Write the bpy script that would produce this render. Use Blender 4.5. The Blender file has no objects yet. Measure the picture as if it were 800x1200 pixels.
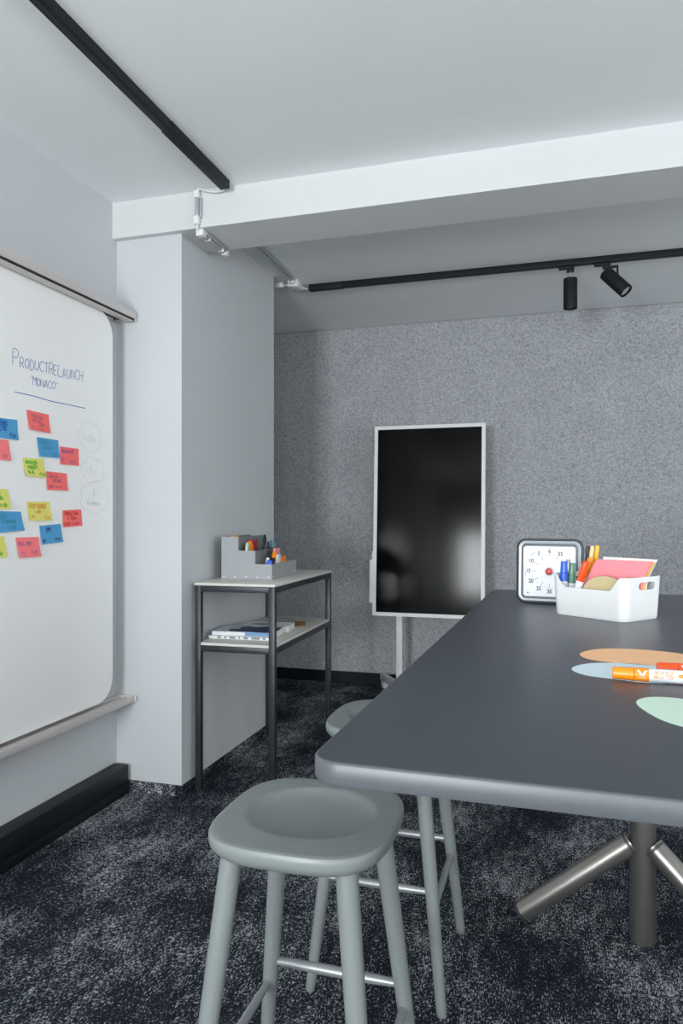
import bpy, bmesh, math, random
from mathutils import Vector, Matrix
random.seed(7)
PI = math.pi
S = bpy.context.scene
COL = S.collection

# ------------------------------------------------------------------ materials
def mat(name, color, rough=0.5, metal=0.0, spec=0.5, coat=0.0, bump=0.0, bscale=80.0, var=0.0, vscale=6.0, aniso=None):
    m = bpy.data.materials.new(name); m.use_nodes = True
    nt = m.node_tree; b = nt.nodes['Principled BSDF']
    b.inputs['Base Color'].default_value = (*color, 1)
    b.inputs['Roughness'].default_value = rough
    b.inputs['Metallic'].default_value = metal
    b.inputs['Specular IOR Level'].default_value = spec
    b.inputs['Coat Weight'].default_value = coat
    tc = nt.nodes.new('ShaderNodeTexCoord')
    if var > 0:
        n = nt.nodes.new('ShaderNodeTexNoise'); n.inputs['Scale'].default_value = vscale; n.inputs['Detail'].default_value = 5
        nt.links.new(tc.outputs['Object'], n.inputs['Vector'])
        r = nt.nodes.new('ShaderNodeValToRGB')
        r.color_ramp.elements[0].position = .3; r.color_ramp.elements[1].position = .7
        r.color_ramp.elements[0].color = (*[c*(1-var) for c in color], 1)
        r.color_ramp.elements[1].color = (*[min(1, c*(1+var)) for c in color], 1)
        nt.links.new(n.outputs['Fac'], r.inputs['Fac']); nt.links.new(r.outputs['Color'], b.inputs['Base Color'])
    if bump > 0:
        n = nt.nodes.new('ShaderNodeTexNoise'); n.inputs['Scale'].default_value = bscale; n.inputs['Detail'].default_value = 4
        nt.links.new(tc.outputs['Object'], n.inputs['Vector'])
        bp = nt.nodes.new('ShaderNodeBump'); bp.inputs['Strength'].default_value = bump; bp.inputs['Distance'].default_value = .002
        nt.links.new(n.outputs['Fac'], bp.inputs['Height']); nt.links.new(bp.outputs['Normal'], b.inputs['Normal'])
    return m

def carpet_mat(name, plane='XY'):
    m = bpy.data.materials.new(name); m.use_nodes = True
    nt = m.node_tree; L = nt.links; b = nt.nodes['Principled BSDF']
    b.inputs['Roughness'].default_value = 1; b.inputs['Specular IOR Level'].default_value = .1
    tc = nt.nodes.new('ShaderNodeTexCoord')
    def noise(scale, sx, sy, sz=1, detail=2):
        mp = nt.nodes.new('ShaderNodeMapping'); mp.inputs['Scale'].default_value = (sx, sy, sz)
        L.new(tc.outputs['Object'], mp.inputs['Vector'])
        n = nt.nodes.new('ShaderNodeTexNoise'); n.inputs['Scale'].default_value = scale; n.inputs['Detail'].default_value = detail
        L.new(mp.outputs['Vector'], n.inputs['Vector']); return n.outputs['Fac']
    def math_(op, a, c):
        k = nt.nodes.new('ShaderNodeMath'); k.operation = op
        for i, v in enumerate((a, c)):
            if isinstance(v, (int, float)): k.inputs[i].default_value = v
            else: L.new(v, k.inputs[i])
        return k.outputs[0]
    a = noise(158, 1.7, .48, 1, 3); c = noise(165, .50, 1.6, 1, 3)
    mx = math_('MAXIMUM', a, math_('SUBTRACT', c, .035))
    patch = noise(3.6, 1.0, .75, 1, 5); mid = noise(26, 1.5, .45, 1, 2)
    p1 = math_('MULTIPLY', math_('SUBTRACT', patch, .5), .36)
    p2 = math_('MULTIPLY', math_('SUBTRACT', mid, .5), .22)
    v = math_('ADD', math_('ADD', mx, p1), p2)
    r = nt.nodes.new('ShaderNodeValToRGB'); e = r.color_ramp.elements
    e[0].position = .515; e[0].color = (.012, .015, .022, 1)
    e[1].position = .665; e[1].color = (.44, .455, .475, 1)
    k = e.new(.575); k.color = (.055, .063, .080, 1)
    L.new(v, r.inputs['Fac']); L.new(r.outputs['Color'], b.inputs['Base Color'])
    bp = nt.nodes.new('ShaderNodeBump'); bp.inputs['Strength'].default_value = .5; bp.inputs['Distance'].default_value = .003
    L.new(v, bp.inputs['Height']); L.new(bp.outputs['Normal'], b.inputs['Normal'])
    return m

def felt_mat():
    m = bpy.data.materials.new('grey_felt'); m.use_nodes = True
    nt = m.node_tree; L = nt.links; b = nt.nodes['Principled BSDF']
    b.inputs['Roughness'].default_value = 1; b.inputs['Specular IOR Level'].default_value = .08
    tc = nt.nodes.new('ShaderNodeTexCoord')
    def noise(s, det, dist=0):
        n = nt.nodes.new('ShaderNodeTexNoise'); n.inputs['Scale'].default_value = s; n.inputs['Detail'].default_value = det
        n.inputs['Distortion'].default_value = dist
        L.new(tc.outputs['Object'], n.inputs['Vector']); return n.outputs['Fac']
    a = noise(85, 6, .7); c = noise(4, 2); d = noise(190, 2)
    k = nt.nodes.new('ShaderNodeMath'); k.operation = 'MULTIPLY_ADD'; k.inputs[1].default_value = .13
    L.new(c, k.inputs[0]); L.new(a, k.inputs[2])
    k2 = nt.nodes.new('ShaderNodeMath'); k2.operation = 'MULTIPLY_ADD'; k2.inputs[1].default_value = .3
    L.new(d, k2.inputs[0]); L.new(k.outputs[0], k2.inputs[2])
    r = nt.nodes.new('ShaderNodeValToRGB'); e = r.color_ramp.elements
    e[0].position = .50; e[0].color = (.25, .262, .280, 1)
    e[1].position = .92; e[1].color = (.54, .555, .58, 1)
    L.new(k2.outputs[0], r.inputs['Fac']); L.new(r.outputs['Color'], b.inputs['Base Color'])
    bp = nt.nodes.new('ShaderNodeBump'); bp.inputs['Strength'].default_value = .5; bp.inputs['Distance'].default_value = .004
    L.new(k2.outputs[0], bp.inputs['Height']); L.new(bp.outputs['Normal'], b.inputs['Normal'])
    return m

M = {}
M['wall'] = mat('wall_paint', (.55, .572, .588), .75, bump=.12, bscale=60, var=.015, vscale=2)
M['ceil'] = mat('ceiling_paint', (.82, .845, .855), .85, bump=.15, bscale=50, var=.015, vscale=3)
M['beam'] = mat('beam_paint', (.62, .635, .64), .8, bump=.15, bscale=50, var=.01, vscale=3)
M['trim'] = mat('trim_grey', (.30, .31, .32), .8, var=.02)
M['carpet'] = carpet_mat('woven_carpet')
M['felt'] = felt_mat()
M['black'] = mat('black_powder_coat', (.008, .010, .011), .6, spec=.3, var=.1, vscale=20)
M['heater'] = mat('black_duct_paint', (.006, .009, .011), .5, spec=.3, bump=.05, var=.2, vscale=9)
M['alu'] = mat('satin_aluminium', (.62, .58, .57), .35, metal=.85, var=.04, vscale=30)
M['alu_rail'] = mat('anodised_rail', (.64, .595, .58), .42, metal=.1)
M['groove'] = mat('groove_black', (.01, .01, .012), .6)
M['board'] = mat('whiteboard_enamel', (.88, .88, .865), .22, spec=.5, var=.008, vscale=3)
M['board_back'] = mat('board_back_grey', (.25, .26, .27), .6)
M['screenframe'] = mat('light_grey_plastic', (.78, .79, .79), .4, var=.01, vscale=10)
M['stand'] = mat('pale_grey_stand_paint', (.74, .76, .78), .4, var=.01, vscale=10)
M['glassblack'] = mat('black_glass_panel', (.0010, .0011, .0013), .12, spec=.13, var=.1, vscale=4)
M['table'] = mat('slate_linoleum', (.056, .064, .078), .36, spec=.42, bump=.06, bscale=220, var=.05, vscale=5)
M['edge'] = mat('table_edge', (.085, .093, .105), .40, spec=.5, var=.03, vscale=20)
M['bronze'] = mat('brushed_bronze_steel', (.33, .315, .295), .36, metal=.85, bump=.05, bscale=300, var=.04, vscale=20)
M['cap'] = mat('dark_foot_cap', (.06, .06, .06), .4)
M['stool'] = mat('grey_green_lacquer', (.205, .227, .224), .38, spec=.45, bump=.03, bscale=150, var=.02, vscale=10)
M['stool_metal'] = mat('satin_steel_rung', (.34, .36, .37), .40, metal=.5, var=.03, vscale=30)
M['shelf_tube'] = mat('raw_steel_tube', (.048, .052, .058), .42, metal=.6, bump=.05, bscale=120, var=.15, vscale=25)
M['shelf_plate'] = mat('cream_laminate', (.63, .62, .57), .5, var=.015, vscale=9)
M['org'] = mat('grey_board_organiser', (.33, .345, .36), .6, bump=.05, bscale=200, var=.02, vscale=15)
M['org_in'] = mat('dark_grey_board', (.22, .23, .24), .65, var=.03, vscale=15)
M['white_plastic'] = mat('white_plastic', (.74, .75, .755), .32, var=.004, vscale=10)
M['conduit'] = mat('grey_conduit', (.42, .44, .46), .35, metal=.3, var=.02, vscale=20)
M['timer_silver'] = mat('silver_plastic', (.47, .51, .56), .35, metal=.4, var=.01, vscale=20)
M['timer_dark'] = mat('charcoal_plastic', (.020, .024, .032), .35, var=.05, vscale=20)
M['timer_face'] = mat('timer_face_white', (.74, .75, .78), .45)
M['ink_grey'] = mat('printed_grey', (.04, .045, .06), .6)
M['red_knob'] = mat('red_knob_plastic', (.62, .04, .03), .3)
def plain(n, c, r=.5): M[n] = mat(n, c, r, var=.02, vscale=15)
plain('note_red', (.93, .16, .15), .8); plain('note_pink', (.95, .21, .22), .8)
plain('note_blue', (.075, .33, .60), .8); plain('note_yellow', (.74, .70, .16), .8)
plain('ink_blue', (.05, .09, .42)); plain('ink_navy', (.03, .04, .25)); plain('ink_green', (.02, .45, .03))
plain('ink_dark', (.20, .10, .20)); plain('ink_teal', (.02, .22, .33)); plain('ink_orange', (.75, .16, .01))
plain('ink_violet', (.22, .12, .38)); plain('ink_faint', (.50, .53, .52)); plain('ink_red', (.62, .02, .0))
plain('ink_royal', (.01, .07, .38))
plain('m_blue', (.03, .13, .68), .3); plain('m_green', (.10, .24, .17), .3); plain('m_orangered', (.90, .09, .01), .3)
plain('m_orange', (.88, .27, .008), .3); plain('m_white', (.72, .76, .82), .35); plain('pen_black', (.02, .025, .03), .35)
plain('pen_blue', (.04, .22, .60), .35); plain('pen_cream', (.88, .60, .28), .4); plain('pen_amber', (.90, .45, .02), .35)
plain('card_pink', (.92, .30, .34), .8); plain('card_beige', (.58, .48, .27), .8); plain('card_white', (.82, .82, .83), .8)
plain('card_yellow', (.88, .50, .10), .8); plain('p_peach', (.95, .55, .30), .75); plain('p_blue', (.66, .78, .84), .75)
plain('p_mint', (.62, .80, .67), .75)
plain('paper', (.76, .77, .79), .7); plain('kraft', (.32, .16, .07), .8); plain('cover_navy', (.02, .06, .12), .5)
plain('cover_pale', (.55, .62, .68), .55); plain('cover_sky', (.14, .32, .52), .55)
plain('box_red', (.42, .02, .04), .5); plain('pad_mint', (.45, .62, .48), .7); plain('pad_orange', (.93, .30, .02), .7)
plain('eraser', (.75, .75, .72), .7); plain('lens', (.45, .47, .48), .25)

# ------------------------------------------------------------------ helpers
def tag(o, label=None, cat=None, group=None, kind=None):
    if label: o['label'] = label
    if cat: o['category'] = cat
    if group: o['group'] = group
    if kind: o['kind'] = kind
    return o

def empty(name, loc=(0, 0, 0), rz=0, label=None, cat=None, group=None):
    o = bpy.data.objects.new(name, None); COL.objects.link(o)
    o.empty_display_size = .05
    o.location = loc; o.rotation_euler = (0, 0, rz)
    return tag(o, label, cat, group)

def link(name, bm, m, parent=None, smooth=False, label=None):
    bmesh.ops.recalc_face_normals(bm, faces=bm.faces[:])
    me = bpy.data.meshes.new(name); bm.to_mesh(me); bm.free()
    ms = m if isinstance(m, (list, tuple)) else [m]
    for k in ms: me.materials.append(M[k])
    if smooth:
        for p in me.polygons: p.use_smooth = True
        try: me.set_sharp_from_angle(angle=math.radians(38))
        except Exception: pass
    o = bpy.data.objects.new(name, me); COL.objects.link(o)
    if parent: o.parent = parent
    if label: o['label'] = label
    return o

def struct(name, bm, m, smooth=False):
    return tag(link(name, bm, m, None, smooth), kind='structure')

def box(bm, x0, x1, y0, y1, z0, z1, bev=0, mx=None, seg=2, mi=0):
    v = [bm.verts.new((x, y, z)) for z in (z0, z1) for y in (y0, y1) for x in (x0, x1)]
    fs = [bm.faces.new([v[i] for i in q]) for q in ((0, 2, 3, 1), (4, 5, 7, 6), (0, 1, 5, 4), (2, 6, 7, 3), (0, 4, 6, 2), (1, 3, 7, 5))]
    for f in fs: f.material_index = mi
    if bev:
        es = list({e for f in fs for e in f.edges})
        r = bmesh.ops.bevel(bm, geom=es, offset=bev, segments=seg, affect='EDGES', profile=.5)
        for f in r['faces']: f.material_index = mi
        v = list({w for f in r['faces'] for w in f.verts} | {w for w in v if w.is_valid})
    if mx is not None: bmesh.ops.transform(bm, matrix=mx, verts=[w for w in v if w.is_valid])
    return v

def tube(bm, p0, p1, r0, r1=None, n=16, caps=True, bev=0, mi=0):
    r1 = r0 if r1 is None else r1
    p0, p1 = Vector(p0), Vector(p1); d = (p1-p0).normalized()
    q = d.to_track_quat('Z', 'Y')
    L = (p1-p0).length
    prof = [(0, r0), (L, r1)]
    if bev: prof = [(0, r0-bev), (bev*.3, r0-bev*.3), (bev, r0), (L-bev, r1), (L-bev*.3, r1-bev*.3), (L, r1-bev)]
    rings = []
    for z, r in prof:
        rings.append([bm.verts.new(p0+q @ Vector((r*math.cos(2*PI*i/n), r*math.sin(2*PI*i/n), z))) for i in range(n)])
    for a, b in zip(rings, rings[1:]):
        for i in range(n):
            f = bm.faces.new([a[i], a[(i+1) % n], b[(i+1) % n], b[i]]); f.material_index = mi
    if caps:
        bm.faces.new(rings[0][::-1]).material_index = mi; bm.faces.new(rings[-1]).material_index = mi

def path_tube(bm, pts, r, n=10):
    pts = [Vector(p) for p in pts]; rings = []
    for i, p in enumerate(pts):
        d = (pts[min(i+1, len(pts)-1)]-pts[max(i-1, 0)]).normalized()
        up = Vector((0, 0, 1)) if abs(d.z) < .9 else Vector((0, 1, 0))
        a = d.cross(up).normalized(); b = a.cross(d)
        rings.append([bm.verts.new(p+a*r*math.cos(2*PI*k/n)+b*r*math.sin(2*PI*k/n)) for k in range(n)])
    for a, b in zip(rings, rings[1:]):
        for i in range(n): bm.faces.new([a[i], a[(i+1) % n], b[(i+1) % n], b[i]])
    bm.faces.new(rings[0][::-1]); bm.faces.new(rings[-1])

def smooth_path(pts, k=8):
    P = [Vector(p) for p in pts]; P = [P[0]*2-P[1]]+P+[P[-1]*2-P[-2]]; out = []
    for i in range(1, len(P)-2):
        for j in range(k):
            t = j/k; a, b, c, d = P[i-1:i+3]
            out.append(.5*((2*b)+(c-a)*t+(2*a-5*b+4*c-d)*t*t+(3*b-a-3*c+d)*t**3))
    out.append(P[-2]); return out

def rrect(w, h, r, k=8):
    pts = []
    for cx, cy, a0 in ((w/2-r, h/2-r, 0), (-w/2+r, h/2-r, 90), (-w/2+r, -h/2+r, 180), (w/2-r, -h/2+r, 270)):
        for i in range(k+1):
            a = math.radians(a0+90*i/k); pts.append((cx+r*math.cos(a), cy+r*math.sin(a)))
    return pts

def loft(bm, loops, cap0=True, cap1=True, mi=0, mx=None):
    rings = []
    for lp in loops:
        rings.append([bm.verts.new((mx @ Vector(p)) if mx else p) for p in lp])
    n = len(rings[0])
    for a, b in zip(rings, rings[1:]):
        for i in range(n):
            f = bm.faces.new([a[i], a[(i+1) % n], b[(i+1) % n], b[i]]); f.material_index = mi
    if cap0: bm.faces.new(rings[0][::-1]).material_index = mi
    if cap1: bm.faces.new(rings[-1]).material_index = mi

def lathe(bm, prof, n=24, mx=None, mi=0):
    loops = [[(r*math.cos(2*PI*i/n), r*math.sin(2*PI*i/n), z) for i in range(n)] for z, r in prof]
    loft(bm, loops, True, True, mi, mx)

def prism(bm, poly, z0, z1, mx=None, mi=0):
    loft(bm, [[(x, y, z0) for x, y in poly], [(x, y, z1) for x, y in poly]], True, True, mi, mx)

def font_into(bm, txt, size, fn, align='CENTER', bold=0.0, mi=0):
    """flat text, every vertex (x, y) mapped through fn -> 3D point"""
    cu = bpy.data.curves.new('txt', 'FONT'); cu.body = txt; cu.size = size; cu.align_x = align; cu.align_y = 'CENTER'; cu.offset = bold
    o = bpy.data.objects.new('txt', cu); COL.objects.link(o)
    dg = bpy.context.evaluated_depsgraph_get(); dg.update()
    me = bpy.data.meshes.new_from_object(o.evaluated_get(dg))
    vs = [bm.verts.new(fn(v.co.x, v.co.y)) for v in me.vertices]
    for p in me.polygons:
        try: bm.faces.new([vs[i] for i in p.vertices]).material_index = mi
        except ValueError: pass
    bpy.data.objects.remove(o); bpy.data.curves.remove(cu); bpy.data.meshes.remove(me)

# handwriting: capital strokes on a 4 x 6 grid
ST = {
 'A': ['00 26 40', '12 32'], 'B': ['00 06 36 45 33 03', '33 42 30 00'], 'C': ['45 26 04 02 20 41'],
 'D': ['00 06 26 44 42 20 00'], 'E': ['46 06 00 40', '03 33'], 'F': ['46 06 00', '03 33'],
 'G': ['45 26 04 02 20 41 43 23'], 'H': ['00 06', '40 46', '03 43'], 'I': ['20 26'], 'J': ['46 41 20 01'],
 'K': ['00 06', '46 03 40'], 'L': ['06 00 40'], 'M': ['00 06 23 46 40'], 'N': ['00 06 40 46'],
 'O': ['26 04 02 20 42 44 26'], 'P': ['00 06 36 45 33 03'], 'Q': ['26 04 02 20 42 44 26', '22 40'],
 'R': ['00 06 36 45 33 03', '23 40'], 'S': ['45 26 05 14 32 41 20 01'], 'T': ['06 46', '26 20'],
 'U': ['06 02 20 42 46'], 'V': ['06 20 46'], 'W': ['06 10 24 30 46'], 'X': ['00 46', '06 40'],
 'Y': ['06 23 46', '23 20'], 'Z': ['06 46 00 40'], '1': ['14 26 20'], '2': ['05 26 45 00 40'],
 '0': ['26 04 02 20 42 44 26'], '9': ['44 23 04 26 45 20'], '7': ['06 46 10'], '3': ['05 26 45 23 42 20 01'],
 '-': ['03 43'], '+': ['03 43', '25 21'], '/': ['00 46'], '"': ['06 15', '26 35'], '.': ['20 21'], '&': ['40 15 26 35 02 20 42'],
 'o': ['13 02 10 30 42 33 13'], 'd': ['46 40', '43 13 02 10 30 41'], 'a': ['43 13 02 10 30 41', '43 40'],
 'y': ['03 21', '43 00'], 'e': ['02 42 33 13 02 10 40'], 'r': ['03 00', '02 23 43'], 's': ['43 13 02 41 20 00'],
 'm': ['00 03 13 21', '21 33 43 40'], 'n': ['00 03', '02 23 43 40'], 'i': ['20 23'], 'k': ['00 06', '33 02 40'],
}
def ribbon(bm, pts, w, fn, mi=0):
    P = [Vector(p) for p in pts]
    L, R = [], []
    for i, p in enumerate(P):
        d = P[min(i+1, len(P)-1)]-P[max(i-1, 0)]
        if d.length < 1e-9: d = Vector((1, 0))
        d.normalize(); nrm = Vector((-d.y, d.x))*w/2
        L.append(bm.verts.new(fn(*(p+nrm)))); R.append(bm.verts.new(fn(*(p-nrm))))
    for i in range(len(P)-1):
        bm.faces.new([L[i], R[i], R[i+1], L[i+1]]).material_index = mi

def handwrite(bm, txt, x, y, h, fn, w=None, adv=.62, slant=.08, jit=.12, center=False, drop=0.0):
    w = w or h*.11
    cw = h*adv
    if center: x -= cw*len(txt)/2
    for ch in txt:
        if ch != ' ':
            dy = random.uniform(-jit, jit)*h*.5; sc = random.uniform(1-jit, 1+jit)
            for stn in ST.get(ch, []):
                pts = []
                for t in stn.split():
                    gx, gy = int(t[0])/4, int(t[1])/6
                    pts.append((x+(gx*.72+slant*gy+random.uniform(-.03, .03))*h*adv*1.05*sc, y+dy+(gy+random.uniform(-.02, .02))*h*sc))
                if len(pts) > 2: pts = [(p.x, p.y) for p in smooth_path([(a, b, 0) for a, b in pts], 3)]
                ribbon(bm, pts, w, fn)
        x += cw*(.5 if ch in 'I".' else 1); y -= drop*cw

# ------------------------------------------------------------------ camera
a = .2892
cam = bpy.data.cameras.new('camera'); co = bpy.data.objects.new('camera', cam); COL.objects.link(co)
co.location = (0, 0, 1.25); co.rotation_euler = (PI/2, 0, a)
cam.sensor_fit = 'HORIZONTAL'; cam.sensor_width = 36; cam.lens = 841.2/800*36; cam.shift_y = 6.8/800
cam.clip_start = .05
S.camera = co

# ------------------------------------------------------------------ room shell
XL, XR, YR, YW, H = -1.938, 3.0, -2.6, 5.22, 2.688
def bx(*args, **k):
    bm = bmesh.new(); box(bm, *args, **k); return bm
struct('floor', bx(XL-1.3, XR+.1, YR-.1, YW+.1, -.1, 0), 'carpet')
struct('ceiling', bx(XL-1.3, XR+.1, YR-.1, YW+.1, H, H+.12), 'ceil')
bm = bmesh.new(); box(bm, XL-.12, XL, YR-.1, 3.979, 0, H); box(bm, XL-1.2, XL-.12, 3.859, 3.979, 0, H); box(bm, XL-1.32, XL-1.2, 3.859, YW+.1, 0, H)
struct('wall_left', bm, 'wall')
XF = XL-1.2
def felt():
    bm = bmesh.new(); xs = [XF, -2.40, -1.38, -.36, .66, 1.68, XR]
    for x0, x1 in zip(xs, xs[1:]):
        box(bm, x0+.0002, x1-.0002, YW, YW+.012, .088, H-.012, bev=.0005, seg=1)
    return bm
struct('wall_back', bx(XF-.1, XR+.1, YW+.012, YW+.13, 0, H), 'wall')
struct('trim_1', felt(), 'felt')
struct('trim_2', bx(XF, XR, YW+.002, YW+.012, H-.012, H), 'trim')
struct('baseboard_back', bx(XF, XR, YW+.001, YW+.0119, 0, .086), 'heater')
PX, PY0, PY1 = -1.604, 2.879, 3.979
struct('wall_pillar', bx(XL, PX, PY0, PY1, 0, H, bev=0), 'wall')
struct('ceiling_beam', bx(XL, XR, 2.845, 3.12, 2.524, H), 'beam')
sk = bmesh.new(); box(sk, XL, PX+.006, PY0-.006, PY0-.0004, 0, .05); box(sk, PX+.0004, PX+.006, PY0-.0004, PY1, 0, .05)
struct('baseboard_pillar', sk, 'carpet')

def wall_with_windows(axis, pos, thick, lo, hi, wins):
    """wall along an axis with rectangular openings; returns bm"""
    bm = bmesh.new(); c = lo
    def b(u0, u1, z0, z1):
        if axis == 'x': box(bm, u0, u1, min(pos, pos+thick), max(pos, pos+thick), z0, z1)
        else: box(bm, min(pos, pos+thick), max(pos, pos+thick), u0, u1, z0, z1)
    for (u0, u1, z0, z1) in wins:
        b(c, u0, 0, H); b(u0, u1, 0, z0); b(u0, u1, z1, H); c = u1
    b(c, hi, 0, H); return bm
WR = [(-1.60, -.60, .75, 2.0), (.30, 2.40, .75, 2.45)]
WS = [(-.9, .5, .85, 2.35), (1.1, 2.5, .85, 2.35), (3.3, 4.7, .85, 2.35)]
struct('wall_rear', wall_with_windows('x', YR, -.2, XL-.1, XR+.1, WR), 'wall')
struct('wall_right', wall_with_windows('y', XR, .2, YR, YW+.1, WS), 'wall')
pane = bpy.data.materials.new('window_glass'); pane.use_nodes = True
nt = pane.node_tree; nt.nodes.clear()
o_ = nt.nodes.new('ShaderNodeOutputMaterial'); t_ = nt.nodes.new('ShaderNodeBsdfTransparent'); g_ = nt.nodes.new('ShaderNodeBsdfGlossy'); m_ = nt.nodes.new('ShaderNodeMixShader')
g_.inputs['Roughness'].default_value = .02; m_.inputs[0].default_value = .06
nt.links.new(t_.outputs[0], m_.inputs[1]); nt.links.new(g_.outputs[0], m_.inputs[2]); nt.links.new(m_.outputs[0], o_.inputs[0])
M['pane'] = pane
def window(i, axis, pos, sgn, u0, u1, z0, z1):
    bm = bmesh.new(); f = .05; mid = (u0+u1)/2
    def b(bm, a0, a1, c0, c1, d0=.06, d1=.12):
        p0, p1 = sorted((pos+sgn*d0, pos+sgn*d1))
        if axis == 'x': box(bm, a0, a1, p0, p1, c0, c1)
        else: box(bm, p0, p1, a0, a1, c0, c1)
    b(bm, u0, u0+f, z0, z1); b(bm, u1-f, u1, z0, z1); b(bm, u0+f, u1-f, z0, z0+f); b(bm, u0+f, u1-f, z1-f, z1); b(bm, mid-.03, mid+.03, z0+f, z1-f)
    w = struct('window_%d' % i, bm, 'white_plastic')
    for s0, s1 in ((u0+f, mid-.03), (mid+.03, u1-f)):
        g = bmesh.new(); b(g, s0, s1, z0+f, z1-f, .085, .091); link('pane', g, 'pane', w)
i = 1
for w in WR: window(i, 'x', YR, -1, *w); i += 1
for w in WS: window(i, 'y', XR, 1, *w); i += 1

# black duct along the left wall
t = empty('wall_duct', (-1.9, 2.8, 0), 0, 'long black metal duct cover on the floor under the whiteboard', 'duct')
bm = bmesh.new(); box(bm, -.034, .040, -3.6, .052, .044, .128, bev=.002); box(bm, -.034, .044, -3.6, .054, .0, .041, bev=.002); box(bm, -.034, .037, -3.6, .05, .04, .046)
link('duct_body', bm, 'heater', t, True)
for sy_ in (-.80, -2.0):
    bm = bmesh.new(); tube(bm, (.040, sy_, .085), (.043, sy_, .085), .004); link('screw', bm, 'alu', t, True, 'small bright screw')

# ------------------------------------------------------------------ whiteboard
t = empty('whiteboard', (-1.9, 1.8, 0), 0, 'large white sliding writing board with rounded corners on the left wall', 'whiteboard')
y0, y1, z0, z1 = .55, 2.762, .450, 2.1475
def board_poly(y0, y1, z0, z1, r=.10, k=10):
    return [(p[0]+(y0+y1)/2, p[1]+(z0+z1)/2) for p in rrect(y1-y0, z1-z0, r, k)]
bm = bmesh.new()
poly = board_poly(y0, y1, z0, z1)
loft(bm, [[(-1.900+1.9, y-1.8, z) for y, z in poly], [(-1.8805+1.9, y-1.8, z) for y, z in poly]])
link('board_panel', bm, 'board', t, True)
for nm, zz0, zz1 in (('top_rail', 2.153, 2.186), ('bottom_rail', .422, .450)):
    bm = bmesh.new()
    if nm == 'top_rail':
        box(bm, -.034, .073, -2.4, 1.063, zz0, zz1, bev=.002)
    else:
        box(bm, -.034, .056, -2.4, 1.063, zz0-.006, zz0+.008); box(bm, .0562, .066, -2.4, 1.063, zz0-.008, zz0+.018, bev=.001)
        for gx in (-.024, .026): box(bm, gx-.003, gx+.003, -2.4, 1.063, zz0+.0081, zz0+.014)
    r = link(nm, bm, 'alu_rail', t, True, 'brushed silver rail')
    if nm == 'top_rail':
        bm = bmesh.new(); box(bm, .040, .070, -2.4, 1.055, zz0-.0080, zz0-.0003); box(bm, -.026, .024, -2.4, 1.03, zz0-.0052, zz0-.0003)
        link('groove', bm, 'groove', r)
        bm = bmesh.new(); box(bm, .030, .066, -2.4, 1.050, zz0-.0125, zz0-.0082); box(bm, -.030, -.004, -2.4, 1.0, zz0-.014, zz0-.0055); link('inner_lip', bm, 'alu_rail', r)
    bm = bmesh.new(); box(bm, -.034, .074, 1.0632, 1.0662, zz0-.008, zz1 if nm == 'top_rail' else zz0+.018, bev=.0005); link('end_cap', bm, 'alu_rail', r, True)
XB = .0200
def onboard(y, z): return (XB, y-1.8, z)
bm = bmesh.new()
handwrite(bm, 'RODUCTRELAUNCH', 2.187, 1.803, .040, onboard, .0024, adv=.66, slant=.05, drop=-.035)
handwrite(bm, 'P', 2.150, 1.802, .058, onboard, .0024, adv=.6)
handwrite(bm, '"MONACO"', 2.243, 1.749, .030, onboard, .0024, adv=.72, drop=-.03)
ribbon(bm, [(2.159, 1.707), (2.25, 1.7085), (2.36, 1.704), (2.46, 1.706), (2.569, 1.707)], .003, onboard)
link('handwriting', bm, 'ink_blue', t, False, 'blue handwritten title')
def cloud(cy, cz, ry, rz, lobes, ph):
    pts = []
    for i in range(121):
        an = 2*PI*i/120+ph
        s = .86+.18*abs(math.sin(an*lobes/2))
        pts.append((cy+ry*s*math.cos(an), cz+rz*s*math.sin(an)))
    return pts
for (cy, cz, ry, rz, lb, words) in ((2.603, 1.592, .078, .066, 5, [('Today', .035, .0)]),
                                    (2.622, 1.452, .082, .053, 5, [('I P.s', .030, 0)]),
                                    (2.632, 1.335, .100, .066, 6, [('X', .028, .022), ('Kommen', .024, -.018)])):
    bm = bmesh.new(); ribbon(bm, cloud(cy, cz, ry, rz, lb, .3), .0013, onboard)
    for tx, hh, dz in words:
        if tx == 'Today': tx = 'Toda'+'y'
        handwrite(bm, tx, cy-.005, cz-hh/2+dz, hh, onboard, .0016, adv=.6, center=True, drop=.05)
    link('cloud_sketch', bm, 'ink_faint', t, False, 'faint grey cloud outline with scribble')

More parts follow.
